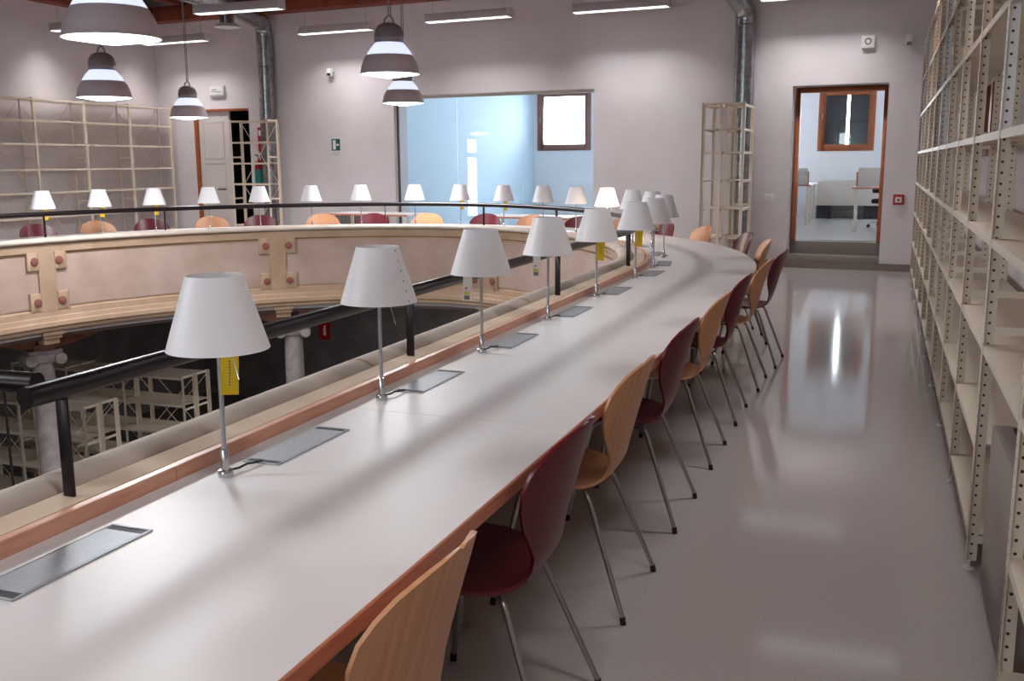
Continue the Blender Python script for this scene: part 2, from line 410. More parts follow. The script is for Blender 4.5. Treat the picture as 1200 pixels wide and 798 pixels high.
for s in pil_s + extra:
    pm = MB()
    def blk(a0, a1, z0, z1, out):
        s_ = sweep(kerb, s + a0, s + a1, [(.012, z0), (.012, z1), (-out, z1), (-out, z0)], .05); pm.add(s_.v, s_.f)
    blk(-.095, .095, .05, .66, .016)
    pil = on_bal(pm.build('pilaster', 'sandstone'))
    for a in (-1, 1):
        for z0, z1 in ((.475, .66), (.055, .245)):
            c0, c1 = (.09, .215) if a > 0 else (-.215, -.09)
            q = sweep(kerb, s + c0, s + c1, [(.012, z0), (.012, z1), (-.018, z1), (-.018, z0)], .05)
            bo = q.build('corner_block', 'sandstone', bevel=.004); bo.parent = pil
            zc = (z0 + z1) / 2; p, n, d = kerb.at(s + a * .135, -.018, zc)
            rb = MB().tube([p - n * -.004, p - n * .008, p - n * .012], [.042, .042, .034], 18).build('roundel', 'red_stone'); rb.parent = bo
for s in (kerb.near(-7.98, 7.82), kerb.near(-6.78, 10.22), kerb.near(-4.33, 10.95)):
    p, n, d = kerb.at(s, 0, 0)
    T = Matrix(((d.x, n.x, 0, p.x), (d.y, n.y, 0, p.y), (0, 0, 1, 0), (0, 0, 0, 1)))
    cb = MB()
    cb.box(-.12, .12, -.03, .14, -.2, -.16, T); cb.box(-.10, .10, -.01, .14, -.24, -.2, T); cb.box(-.085, .085, .02, .14, -.30, -.24, T)
    on_bal(cb.build('bracket', 'sandstone', bevel=.008))
on_bal(ring([(.03, -.17), (.03, -.235), (.36, -.235), (.36, -.17)]).build('soffit_beam', 'soffit_wood'))

for s in [kerb.near(-1.85, y) for y in (1.5, 3.25, 5.05, 6.85)] + [kerb.near(-2.2, 8.45), kerb.near(-2.9, 9.6)]:
    on_bal(sweep(kerb, s - .011, s + .011, [(-.0455, .755), (-.0455, .773), (-.0305, .789), (.0, .798), (.025, .801), (.0505, .795), (.0745, .784), (.0855, .777), (.0855, .75)], .03).build('kerb_joint', 'sandstone'))
# stone columns of the lower arcade
def column(x, y, ang, label):
    t = thing('stone_column', label, 'column', (x, y, GZ), ang, 'stone columns of the lower arcade')
    t['kind'] = 'thing'
    zt = -.42 - GZ
    h = zt
    MB().lathe([(0, 0), (.19, 0), (.19, .08), (.17, .1), (.165, .14), (.13, .18), (.118, .22), (.122, h * .35), (.112, h - .26), (.108, h - .17), (.118, h - .165), (.118, h - .15), (.1, h - .14), (0, h - .14)], 28).build('shaft', 'grey_stone', t)
    cp = MB(); cp.box(-.17, .17, -.16, .16, h - .04, h, None); cp.box(-.13, .13, -.13, .13, h - .14, h - .04)
    for sx in (-1, 1): cp.tube([(sx * .15, -.16, h - .105), (sx * .15, .16, h - .105)], .062, 16)
    cp.build('capital', 'grey_stone', t, bevel=.006)
    im = MB(); im.box(-.11, .11, -.13, .13, h, h + .06)
    for sx in (-1, 1):
        pts = [(sx * .08, h + .01), (sx * .25, h + .03), (sx * .5, h + .10), (sx * .62, h + .15), (sx * .62, h + .17), (sx * .08, h + .17)]
        vs = [(px, yy, pz) for yy in (-.1, .1) for (px, pz) in pts]; k = len(pts)
        im.add(vs, [tuple(range(k)), tuple(range(k, 2 * k))[::-1]] + [(i, (i + 1) % k, k + (i + 1) % k, k + i) for i in range(k)])
    im.build('corbel', 'terracotta', t)
    return t
column(-8.42, 8.10, R(62), 'grey stone column with scrolled capital below the left pilaster of the balustrade')
column(-6.80, 10.48, R(32), 'grey stone column with scrolled capital below the balustrade, behind the first white lamp')

# ------------------------------------------------------------------ handrails
hr = thing('handrail', 'black tubular handrail on flat posts following the oval balustrade', 'handrail', (0, 0, .775))
def rail_tube(s0, s1, z, r=.0245):
    n = int(abs(s1 - s0) / .12) + 1
    return MB().tube([railp.at(s0 + (s1 - s0) * i / n, 0, z)[0] for i in range(n + 1)], r, 18)
RZ = 1.03
s_start = railp.near(-1.725, 1.60); s_end = railp.near(-8.17, 2.5)
o = rail_tube(s_start, s_end, RZ).build('rail', 'rail_black', hr); o.location.z = -.775
def post(s, parent, z0=.7755, z1=RZ - .015, off=0.0):
    p, n, d = railp.at(s, off)
    T = Matrix(((d.x, n.x, 0, p.x), (d.y, n.y, 0, p.y), (0, 0, 1, 0), (0, 0, 0, 1)))
    o = MB().box(-.0045, .0045, -.0155, .0155, z0, z1, T).build('post', 'rail_black', parent, bevel=.002)
    o.location.z = -.775
for (x, y) in ((-1.72, 1.70), (-1.727, 3.486), (-1.737, 5.39), (-1.75, 7.09), (-2.23, 8.80), (-3.265, 10.49), (-4.417, 11.04), (-5.73, 10.98), (-6.872, 10.29), (-7.657, 9.22), (-8.085, 7.94), (-8.17, 6.2), (-8.17, 4.4), (-8.17, 2.7)):
    post(railp.near(x, y), hr)
h2 = thing('handrail', 'short black handrail end projecting over the opening beside the long rail', 'handrail', (-1.98, 1.73, .60))
MB().tube([(.16, .0, .43), (-.6, -.05, .43), (-1.2, -.12, .43)], .0255, 18).build('rail', 'rail_black', h2)
pm = MB().box(-.003, .003, -.014, .014, .0, .42, Matrix.Translation((.055, 0, 0)) @ Matrix.Rotation(R(47), 4, 'Z')); pm.build('post', 'rail_black', h2)
MB().box(.045, .112, -.02, .02, -.03, .0).build('bracket', 'rail_black', h2)

# ------------------------------------------------------------------ reading desk
desk = thing('reading_desk', 'long oval white laminate reading desk with wood edging around the opening', 'desk')
DZ0, DZ = .715, .74
# the two loops share one index: 0..NS right side, then the far end, then the left side
lin_, lout = oval(3.31, 4.18, 1.83), oval(4.11, 4.90, 2.0)
NT = len(lin_)
def idx_pt(L, q):
    i = int(math.floor(q)); k = q - i; return L[i % NT].lerp(L[(i + 1) % NT], k)
def idx_of_y(y): return (y - YB) / (YA - YB) * NS
cuts = [idx_of_y(v) for v in (-2.2, -.85, .3, 2.0, 2.75, 4.55, 6.35)] + [NS + NA * k for k in (.12, .25, .38, .5, .62, .75, .88)] + [NS + NA + NS * k for k in (.0, .18, .36, .54, .72, .9)]
cuts = [idx_of_y(v) for v in (-2.4, -.6, 1.0, 2.78, 4.58, 6.38)] + [NS + NA * k for k in (.12, .25, .38, .5, .62, .75, .88)] + [NS + NA + NS * k for k in (.0, .18, .36, .54, .72, .9)]
for a, b in zip(cuts[:-1], cuts[1:]):
    g = .0022
    n = max(3, int((b - a) * 1.5)); rows = [[], [], [], []]
    for i in range(n + 1):
        q = a + (b - a) * i / n
        p0, p1 = idx_pt(lin_, q), idx_pt(lout, q)
        if i in (0, n):                          # leave a fine joint between neighbouring worktops
            t = (idx_pt(lin_, q + .05) - idx_pt(lin_, q)).normalized() * (g / 2 if i == 0 else -g / 2)
            p0, p1 = p0 + t, p1 + t
        rows[0].append((p0.x, p0.y, DZ)); rows[1].append((p1.x, p1.y, DZ)); rows[2].append((p1.x, p1.y, DZ0)); rows[3].append((p0.x, p0.y, DZ0))
    mb = MB().sheet(rows + rows[:1]); k = n + 1
    mb.f += [(0, k, 2 * k, 3 * k), (n, k + n, 2 * k + n, 3 * k + n)]
    mb.build('desktop', 'laminate', desk)
q0, q1 = cuts[0], cuts[-1]
def idx_sweep(L1, prof, name, m, q0=q0, q1=q1):
    n = int((q1 - q0) * 1.6); rows = []
    for (o, z) in prof + prof[:1]:
        row = []
        for i in range(n + 1):
            q = q0 + (q1 - q0) * i / n; p = idx_pt(L1, q); t = (idx_pt(L1, q + .3) - idx_pt(L1, q - .3)).normalized()
            row.append((p.x + t.y * o, p.y - t.x * o, z))
        rows.append(row)
    return MB().sheet(rows).build(name, m, desk)
idx_sweep(lout, [(0.0002, .7005), (0.0002, .7398), (.004, .7398), (.006, .737), (.006, .703), (.004, .7005)], 'edge_band', 'beech_edge')
us = [idx_of_y(v) for v in (-2.4, .65, 1.97, 3.02, 3.32, 5.6)] + [NS + NA * k for k in (.02, .2, .4, .6, .8)] + [q1]
for a, b in zip(us[:-1], us[1:]):
    n = max(2, int((b - a) * 1.6)); rows = []
    pr_ = [(-.012, .70), (-.012, .777), (.010, .777), (.012, .775), (.012, .7405), (.012, .70)]
    for (o, z) in pr_ + pr_[:1]:
        row = []
        for i in range(n + 1):
            q = a + (b - a) * i / n; p = idx_pt(lin_, q); t = (idx_pt(lin_, q + .3) - idx_pt(lin_, q - .3)).normalized()
            if i == 0: p = p + t * .002
            row.append((p.x + t.y * o - t.y * .014, p.y - t.x * o + t.x * .014, z))
        rows.append(row)
    mb = MB().sheet(rows); k = n + 1
    mb.f += [tuple(j * k for j in range(6)), tuple(j * k + n for j in range(6))[::-1]]
    mb.build('upstand', 'lit_beech', desk)
leg_me = MB().cyl(0, 0, .02, .715, .026, 20).cyl(0, 0, 0, .02, .045, 20).mesh('leg', 'steel_tube')
for y in (-1.0, .85, 2.84, 5.53, 7.33):
    for off in (-.42, ):
        p, n, d = deskout.at(deskout.near(-.84, y), off); inst('leg', leg_me, desk, p)
    p, n, d = deskin.at(deskin.near(-1.64, y), .12); inst('leg', leg_me, desk, p)
L0 = deskout.near(-.84, 7.0)
for k in range(1, 11):
    p, n, d = deskout.at(L0 + k * 1.55, -.60); inst('leg', leg_me, desk, p)

# ------------------------------------------------------------------ desk lamps with cable trays
SHZ0, SHZ1 = .333, .518
def make_lamp():
    t = thing('desk_lamp', 'x', 'lamp')
    MB().lathe([(0, 0), (.019, 0), (.0195, .003), (.0195, .014), (.018, .017), (.0105, .019), (.0105, .07), (.0085, .074), (0, .074)], 24).build('base', 'chrome', t)
    MB().cyl(0, 0, .07, .40, .0062, 14).build('pole', 'aluminium', t)
    sh = MB().lathe([(.1275, SHZ0), (.0700, SHZ1), (.0688, SHZ1 - .0005), (.1263, SHZ0 - .0003)], 56, closed=True).build('lamp_shade', 'shade', t)
    rv = MB()
    for k in range(6):
        u_ = .06 + k * .176; rr = .1275 + (.0700 - .1275) * u_ + .0004; a = R(-20)
        z = SHZ0 + (SHZ1 - SHZ0) * u_; rv.tube([(rr * math.cos(a), rr * math.sin(a), z), ((rr + .002) * math.cos(a), (rr + .002) * math.sin(a), z + .0006)], .0022, 8)
    rv.build('rivet_seam', 'ink_grey', sh)
    sp = MB()
    for a in (0, 2 * PI / 3, 4 * PI / 3):
        sp.tube([(0, 0, .40), (.0825 * math.cos(a), .0825 * math.sin(a), .47)], .0018, 6)
    sp.tube([(0, 0, .36), (0, 0, .42)], .012, 14)
    sp.build('shade_holder', 'chrome', t)
    MB().lathe([(0, .41), (.014, .415), (.02, .435), (.026, .46), (.02, .485), (0, .49)], 16).build('bulb', 'tag_white', t)
    MB().tube([(.012, .0, .36), (.05, -.012, .315), (.068, -.016, .262)], .0013, 6).build('switch_rod', 'chrome', t)
    MB().tube([(0, .012, .012), (.004, .05, .0075), (.012, .075, .012), (.016, .10, .008), (.02, .13, .0065)], .0032, 8).build('power_cord', 'black_plastic', t)
    return t
lamp0 = make_lamp()
def add_tag(lamp, kind):
    w, hh = (.022, .054) if kind == 'yellow' else (.0185, .052)
    mb = MB().box(-w, w, -.0004, .0004, -2 * hh, 0)
    mb.tube([(0, 0, 0), (0.002, 0, .03)], .0007, 5)
    o = mb.build('paper_tag', 'tag_yellow' if kind == 'yellow' else 'tag_white', lamp)
    rz = lamp.rotation_euler.z; side = .026 if kind == 'yellow' else -.055
    td = Vector((lamp.location.x, lamp.location.y, 0)).normalized(); wv = Vector((td.y, -td.x, 0)) * side - td * .03
    lv = Matrix.Rotation(-rz, 3, 'Z') @ wv
    o.location = (lv.x, lv.y, SHZ0 - .006); o.rotation_euler = (0, R(3), math.atan2(-td.x, td.y) - rz)
    o['label'] = ('yellow' if kind == 'yellow' else 'white') + ' paper price tag hanging under the shade'
    if kind == 'yellow':
        ink = MB()
        for k in range(9): ink.box(-.002, .002, -.0009, -.0005, -.085 + k * .0075, -.085 + k * .0075 + .0045)
        ink.build('print', 'ink_grey', o)
    else:
        MB().tube([(-.004, -.0005, -.05), (-.004, -.0009, -.05)], .0045, 12).build('print', 'ink_red', o)
        MB().box(-.012, .012, -.0009, -.0005, -.078, -.065).build('print', 'lime', o)
        MB().box(-.011, .011, -.0009, -.0005, -.098, -.081).build('print', 'ink_grey', o)
near_lamps = [(-1.544, 2.04), (-1.557, 2.92), (-1.552, 3.81), (-1.564, 4.73), (-1.564, 5.64), (-1.57, 6.65), (-1.60, 7.36), (-1.69, 8.16), (-1.98, 9.02), (-2.29, 9.55)]
far_lamps = [(-2.69, 10.05), (-3.18, 10.51), (-3.71, 10.83), (-4.29, 11.04), (-4.88, 11.12), (-5.41, 11.08), (-6.03, 10.90), (-6.55, 10.63), (-7.03, 10.24), (-7.43, 9.79), (-7.77, 9.26), (-8.02, 8.69), (-8.20, 8.09)]
tags = {0: 'yellow', 2: 'white', 3: 'white', 4: 'yellow', 5: 'yellow', 7: 'white', 13: 'yellow', 14: 'yellow', 20: 'yellow', 21: 'yellow', 22: 'yellow'}
LL = ['white cone desk lamp with hanging yellow tag, largest and closest to the black rail end',
      'white cone desk lamp with a riveted seam showing, second from the camera',
      'white cone desk lamp with white tag, third from the camera on near side',
      'white cone desk lamp with white tag, fourth from the camera before a rail post',
      'white cone desk lamp with yellow tag under its shade, fifth from the camera',
      'white cone desk lamp, sixth from the camera, beside the last near rail post',
      'white cone desk lamp, seventh from the camera, at the start of the desk curve',
      'white cone desk lamp with a white tag, half hidden behind the seventh lamp',
      'white cone desk lamp peeping out from behind the seventh and sixth lamp shades',
      'pale pinkish lit-side desk lamp just right of the glowing lamp',
      'switched-on glowing desk lamp, the only one lit on the oval desk',
      'white desk lamp tinted pink, immediately left of the glowing lamp',
      'white desk lamp in front of the annex window corner, second left of the glowing lamp',
      'white desk lamp with yellow tag, third left of the glowing lamp',
      'white desk lamp with yellow tag before the blue glass, fourth left of the glowing lamp',
      'white desk lamp before the left end of the glass, fifth left of the glowing lamp',
      'white desk lamp before plain wall just left of the glazed opening',
      'white desk lamp before plain wall below the green exit sign',
      'white desk lamp in front of the freestanding shelf by the white door',
      'white desk lamp in front of the white double door',
      'white desk lamp with yellow tag, third from the left on the far side',
      'white desk lamp with yellow tag, second from the left on the far side',
      'white desk lamp with yellow tag, leftmost on the far side of the desk']
tray_me = None
def tray_meshes():
    fr = MB(); w, l = .056, .19
    fr.box(-w, w, -l, -l + .006, .0, .003); fr.box(-w, w, l - .006, l, .0, .003); fr.box(-w, -w + .005, -l, l, .0, .003); fr.box(w - .005, w, -l, l, .0, .003)
    fr.box(-w + .004, w - .004, -l + .004, l - .004, .0002, .0008)
    lid = MB(); lid.box(-w + .007, w - .007, -l + .03, l - .03, .0015, .0028)
    slot = MB(); slot.box(-w + .008, w - .008, -.0105, .0105, .0009, .0014)
    return fr.mesh('cable_tray', 'aluminium'), lid.mesh('lid', 'aluminium'), slot.mesh('slot', 'dark_void')
trm = tray_meshes()
def tray(p, rz):
    o = inst('cable_tray', trm[0], desk, (p.x, p.y, DZ + .0002), rz); inst('lid', trm[1], o); inst('slot', trm[2], o, (0, -.1725, 0)); inst('slot', trm[2], o, (0, .1725, 0))
p, n, d = deskin.at(deskin.near(-1.64, 1.47), .125); tray(p, math.atan2(d.y, d.x) - PI / 2)
lamps = []
for i, (x, y) in enumerate(near_lamps + far_lamps):
    o = copy_tree(lamp0) if i else lamp0
    s = deskin.near(x, y); p, n, d = deskin.at(s, .10 if i < 10 else .12)
    o.location = (x, y, DZ + .0006) if i < 10 else (p.x, p.y, DZ + .0006)
    rz = math.atan2(d.y, d.x) - PI / 2; o.rotation_euler = (0, 0, rz)
    o['label'] = LL[i]; o['group'] = 'white desk lamps on the oval desk'; lamps.append(o)
    q, n2, d2 = deskin.at(s + .31, .117); tray(q, math.atan2(d2.y, d2.x) - PI / 2)
for i, k in tags.items():
    add_tag(lamps[i], k)
for i, o in enumerate(lamps):                    # the riveted seam faces the aisle on the second lamp only
    for ch in o.children_recursive:
        if ch.name.startswith('rivet_seam'): ch.rotation_euler.z = R(8) if i == 1 else R(170)
for ch in lamps[10].children:
    if ch.name.startswith('lamp_shade'):
        ch.data = ch.data.copy(); ch.data.materials[0] = M['lit_shade']; ch['label'] = 'glowing lamp shade'
pl = bpy.data.lights.new('bulb_light', 'POINT'); pl.energy = 9; pl.color = (1, .78, .62); pl.shadow_soft_size = .03
plo = bpy.data.objects.new('bulb_light', pl); C.objects.link(plo); plo.parent = lamps[10]; plo.location = (0, 0, .30)

# ------------------------------------------------------------------ chairs
def chair_shell(m):
    prof = [(-.262, .432, .02), (-.258, .436, .09), (-.247, .443, .145), (-.225, .450, .185), (-.18, .455, .213), (-.11, .451, .228), (-.03, .444, .23), (.04, .439, .215), (.09, .440, .185), (.125, .449, .15), (.148, .466, .125), (.163, .49, .117), (.174, .52, .122), (.183, .555, .143), (.192, .60, .175), (.201, .65, .199), (.209, .69, .208), (.217, .73, .202), (.224, .76, .183), (.229, .785, .152), (.2325, .802, .108), (.2345, .811, .06), (.235, .814, .012)]
    n = 16; rows = []
    for i, (x, z, w) in enumerate(prof):
        row = []
        if z > .47: x += (z - .47) * .13; z = .47 + (z - .47) * 1.17; w *= 1.04
        back = max(0, min(1, (z - .47) / .12)); seat = 1 - back
        for k in range(n + 1):
            v = -1 + 2 * k / n; y = v * w
            dx = -back * .055 * (y / .2) ** 2; dz = seat * (.10 * y * y / .23 - .004)
            row.append((x + dx, y, z + dz))
        rows.append(row)
    return MB().sheet(rows).mesh('seat_shell', m, solid=.010, sharp=50)
def smooth_path(pts, rad=.05, n=5):
    out = [Vector(pts[0])]
    for i in range(1, len(pts) - 1):
        p = Vector(pts[i]); a = (Vector(pts[i - 1]) - p); b = (Vector(pts[i + 1]) - p)
        ra = min(rad, a.length * .45, b.length * .45); s_, e = p + a.normalized() * ra, p + b.normalized() * ra
        for k in range(n + 1):
            t = k / n; out.append(s_ * (1 - t) ** 2 + p * 2 * t * (1 - t) + e * t * t)
    out.append(Vector(pts[-1])); return out
shell = {'wood': chair_shell('chair_wood'), 'red': chair_shell('chair_red')}
leg_m = {}
for nm, sx, sy in (('rl', 1, 1), ('rr', 1, -1), ('fl', -1, 1), ('fr', -1, -1)):
    fx = .255 if sx > 0 else -.215; tx = .10 if sx > 0 else -.13
    fy = .235
    leg_m[nm] = (MB().tube(smooth_path([(-.01, sy * .03, .424), (tx, sy * .155, .424), (fx, sy * fy, .012)], .05), .0085, 12).mesh('leg', 'steel_tube', sharp=60),
                 MB().tube([(fx - (fx - tx) * .03, sy * (fy - .08 * .03), .026), (fx, sy * fy, 0.0)], .0105, 12).mesh('foot_cap', 'black_plastic'))
mount = MB().box(-.07, .06, -.055, .055, .414, .434).mesh('seat_mount', 'black_plastic', bevel=.004)
def make_chair(kind):
    t = thing('stacking_chair', 'x', 'chair')
    inst('seat_shell', shell[kind], t)
    for k in ('rl', 'rr', 'fl', 'fr'):
        l = inst('leg', leg_m[k][0], t); inst('foot_cap', leg_m[k][1], l)
    inst('seat_mount', mount, t)
    return t
protos = {}
def chair(x, y, kind, label, twist=0.0, pull=0.0):
    """x, y: roughly where the backrest stands; it is set square to the desk edge"""
    s = deskout.near(x, y); p, n, d = deskout.at(s, -.155 + pull)
    o = copy_tree(protos[kind]) if kind in protos else protos.setdefault(kind, make_chair(kind))
    o.location = (p.x, p.y, 0); o.rotation_euler = (0, 0, math.atan2(n.y, n.x) + twist)
    o['label'] = label; o['group'] = 'moulded plywood chairs around the oval desk'
ch = [(-.75, 1.50, 'wood', 'beech plywood chair nearest the camera, cut by the lower picture edge', 0, .055),
      (-.75, 2.40, 'red', 'burgundy plywood chair nearest the camera, seat fully visible beside the desk', 0, .03),
      (-.75, 3.28, 'wood', 'second beech plywood chair along the near desk edge, behind the first burgundy chair', 0, 0),
      (-.75, 4.16, 'red', 'second burgundy plywood chair along the near desk edge', 0, 0),
      (-.75, 5.09, 'wood', 'third beech plywood chair along the near desk edge', 0, 0),
      (-.75, 5.98, 'red', 'third burgundy plywood chair along the near desk edge', 0, 0),
      (-.75, 6.90, 'wood', 'fourth beech plywood chair along the near desk edge, seen edge-on before a burgundy one', 0, .02),
      (-.70, 7.75, 'red', 'fourth burgundy plywood chair, pulled out into the aisle where the desk bends', R(-8), .10),
      (-.95, 8.72, 'wood', 'beech plywood chair at the desk bend in front of the doorway steps', R(-6), .08),
      (-1.26, 9.40, 'red', 'burgundy plywood chair at the desk bend in front of the twin metal shelf tower', 0, .10),
      (-1.77, 10.23, 'wood', 'beech plywood chair behind the desk, left of the twin metal shelf tower', 0, .06),
      (-2.22, 10.77, 'red', 'burgundy plywood chair behind the desk, seen through the clustered lamp poles', 0, 0),
      (-2.85, 11.30, 'wood', 'beech plywood chair behind the desk, mostly hidden by the sixth lamp shade', 0, 0),
      (-3.445, 11.66, 'red', 'burgundy plywood chair across the opening, partly hidden behind the fifth lamp', 0, 0),
      (-4.13, 11.90, 'wood', 'beech plywood chair across the opening, right one before the glazed opening', 0, 0),
      (-4.80, 12.0, 'red', 'burgundy plywood chair across the opening, in front of the glass with a post before it', 0, 0),
      (-5.60, 11.94, 'wood', 'beech plywood chair across the opening, left one before the glazed opening', 0, 0),
      (-6.30, 11.73, 'red', 'burgundy plywood chair across the opening, beside the white table by the glass edge', 0, 0),
      (-6.89, 11.43, 'wood', 'beech plywood chair across the opening, below the green exit sign', 0, 0),
      (-7.51, 10.94, 'red', 'burgundy plywood chair across the opening, before the freestanding shelf by the white door', 0, 0),
      (-7.93, 10.49, 'wood', 'beech plywood chair across the opening, before the white double door', 0, 0),
      (-8.35, 9.88, 'red', 'burgundy plywood chair across the opening, second burgundy from the left end', 0, 0),
      (-8.64, 9.30, 'wood', 'beech plywood chair across the opening, leftmost beech one', 0, 0),
      (-8.88, 8.64, 'red', 'burgundy plywood chair across the opening, leftmost of all the chairs', 0, 0)]
for c in ch: chair(*c)

# ------------------------------------------------------------------ metal shelving
up_cache = {}
def upright_mesh(h, m='cream_paint'):
    k = (round(h, 3), m)
    if k not in up_cache:
        up_cache[k] = MB().box(0, .04, 0, .0025, .03, h).box(0, .0025, .0025, .04, .03, h).mesh('upright', m)
    return up_cache[k]
foot_me = MB().lathe([(0, 0), (.02, 0), (.02, .006), (.008, .012), (.008, .032), (0, .032)], 14).mesh('foot', 'white_paint')
board_cache = {}
def board(parent, x0, x1, y0, y1, z):
    k = (round(x1 - x0, 3), round(y1 - y0, 3))
    if k not in board_cache:
        w, d_ = k
        board_cache[k] = MB().box(0, w, 0, d_, -.004, 0).box(0, w, 0, .003, -.03, -.004).box(0, w, d_ - .003, d_, -.03, -.004).mesh('shelf_board', 'cream_paint')
    inst('shelf_board', board_cache[k], parent, (x0, y0, z))
def shelving(label, loc, rz, nb, bay, dep, h, levels, brace=True, heights=None, group=None, white=None, name='metal_shelving', cross=True, perf='cream_paint'):
    """local x along the row, local y from the front edge towards the back"""
    t = thing(name, label, 'shelving', loc, rz, group)
    hs = heights or [h] * (nb + 1)
    cb = MB().box(0, .002, .0, dep, 0, .03).mesh('cross_bar', 'cream_paint')
    lit_bar = MB().box(0, .002, .0, dep, 0, .03).mesh('cross_bar', 'white_paint')  # whiter bars, the light on them put into the colour
    for i in range(nb + 1):
        x = i * bay
        lit_top = white and i in white  # white: frames whose upper part carries painted light
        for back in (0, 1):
            if lit_top and not back:
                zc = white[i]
                inst('upright', upright_mesh(zc, perf), t, (x, 0, 0)); a = upright_mesh(hs[i] - zc, 'lit_perforated'); q = inst('upright', a, t, (x, 0, zc - .03))
                q['label'] = 'upper upright with brighter light painted in'
            else:
                # mirrored corner angles: the web always lies on the outside of the row
                ux = x if i < nb else x
                if back: inst('upright', upright_mesh(hs[i], perf), t, (ux, dep, 0), -PI / 2)
                else: inst('upright', upright_mesh(hs[i], perf), t, (ux, 0, 0))
            inst('foot', foot_me, t, (x + .012, .012 if not back else dep - .012, 0))
        if cross:
            zs = [.10, .9, 1.62] + ([2.10, 2.47] if hs[i] > 2.6 else []) + [hs[i] - .035]
            for z in zs:
                q = inst('cross_bar', lit_bar if lit_top and z > 1.7 else cb, t, (x, 0, z))
    for i in range(nb):
        for z in (levels[i] if isinstance(levels[0], (list, tuple)) else levels):
            board(t, i * bay + .003, (i + 1) * bay - .001, .003, dep - .003, z)
    if brace:
        for i in range(nb):
            bm_ = MB(); H = min(hs[i], hs[i + 1])
            for z0, z1 in ((.1, H * .5), (H * .5, H - .05)):
                bm_.tube([(i * bay, dep + .003, z0), ((i + 1) * bay, dep + .003, z1)], .006, 6); bm_.tube([(i * bay, dep + .006, z1), ((i + 1) * bay, dep + .006, z0)], .006, 6)
            bm_.build('cross_brace', 'cream_paint', t)
    return t
full = [.14, .49, .865, 1.25, 1.63, 2.085, 2.52, 2.96]
half = [.865, 1.25, 1.63, 2.085, 2.52, 2.96]
low = [.14, .47, .865, 1.25, 1.63, 2.085, 2.52, 2.96]
# right wall row: starts at the far end and runs towards the camera
nb = 12; y_far = 3.952 + 1.10 * 9
lev = [full] * 9 + [half] + [low] * 2
hts = [2.82] + [3.0] * 12
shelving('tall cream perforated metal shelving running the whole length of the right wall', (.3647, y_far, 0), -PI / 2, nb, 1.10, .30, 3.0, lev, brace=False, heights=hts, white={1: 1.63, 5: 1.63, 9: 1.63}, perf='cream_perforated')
shelving('empty cream metal shelving rack with cross braces against the left wall', (-12.68, 15.70 - 1.08 * 7, 0), PI / 2, 7, 1.08, .30, 2.58, [.32, .70, 1.09, 1.46, 1.86, 2.23, 2.56])
p = W(-10.42 + .37 - .60, -.60)
shelving('freestanding cream metal shelf standing in front of the white double door', (-10.86, 15.02, 0), WR, 1, .80, .30, 2.28, [.1, .46, .82, 1.18, 1.54, 1.90, 2.26])
tw = [.10, .49, .89, 1.27, 1.65, 1.95, 2.27]
shelving('narrow cream metal shelf tower before the round duct, right unit of the pair', (-1.775, 13.62, 0), PI / 2, 1, .90, .27, 2.29, tw, group='pair of narrow shelf towers', brace=False)
shelving('narrow cream metal shelf tower left unit, back to back with the one before the duct', (-2.335, 14.52, 0), -PI / 2, 1, .90, .27, 2.29, tw, group='pair of narrow shelf towers', brace=False)
lo = [.12, .50, .90, 1.30, 1.70, 2.08]
for k, (y, lab) in enumerate(((8.93, 'lower floor metal shelving, front row showing between the handrail and the kerb'), (10.72, 'lower floor metal shelving, second row behind, with its end below the first lamp'))):
    shelving(lab, (-11.75, y, GZ), 0, 3, 1.0, .27, 2.1, lo, group='shelving rows on the dark lower floor')
    shelving(lab.replace('showing', 'back half showing').replace('second row behind', 'rear half of second row'), (-11.75, y + .29, GZ), 0, 3, 1.0, .27, 2.1, lo, group='shelving rows on the dark lower floor')

# convector between the shelf feet
fc = thing('convector_heater', 'low beige convector casing standing between the right-hand shelf uprights', 'heater', (.40, 3.0, 0))
MB().box(0, .25, 0, .75, .03, .615).build('casing', 'convector_paint', fc, bevel=.008)
gm = MB()
for k in range(7): gm.box(.06 + k * .024, .072 + k * .024, .05, .70, .614, .620)
gm.build('grille', 'dark_void', fc)
MB().box(.02, .23, .02, .73, 0, .03).build('plinth', 'dark_void', fc)

# ------------------------------------------------------------------ doors, windows
def at_wall(o): o.location = O0; o.rotation_euler = (0, 0, WR); return o
d1 = at_wall(MB().box(DX0 + .012, DX0 + .075, .26, .36, .365, DZ1 - .01).box(DX1 - .075, DX1 - .012, .26, .36, .365, DZ1 - .01).box(DX0 + .075, DX1 - .075, .26, .36, DZ1 - .085, DZ1 - .01).build('door_1', 'joinery_wood', bevel=.004)); struct(d1)
d2 = at_wall(MB().box(EX0, EX0 + .07, -.02, .1, 0, EZ1).box(EX0, EX1, -.02, .1, EZ1 - .04, EZ1).build('door_2', 'joinery_wood')); struct(d2)
lf = MB().box(EX0 + .07, EX0 + .80, .03, .07, .01, EZ1 - .04)
lf.build('door_leaf', 'door_white', d2)
pmb = MB()
for z0, z1 in ((.15, .95), (1.08, 1.55), (1.62, 2.3)):
    for a0, a1, b0, b1 in ((.10, .60, z0, z0 + .02), (.10, .60, z1 - .02, z1), (.10, .12, z0, z1), (.58, .60, z0, z1)):
        pmb.box(EX0 + .07 + a0 * .98, EX0 + .07 + a1 * .98, .022, .03, b0, b1)
pmb.build('panel_moulding', 'door_white', d2)
MB().tube([(EX0 + .64, .03, 1.05), (EX0 + .64, -.03, 1.05), (EX0 + .50, -.035, 1.05)], .011, 10).build('door_handle', 'black_plastic', d2)
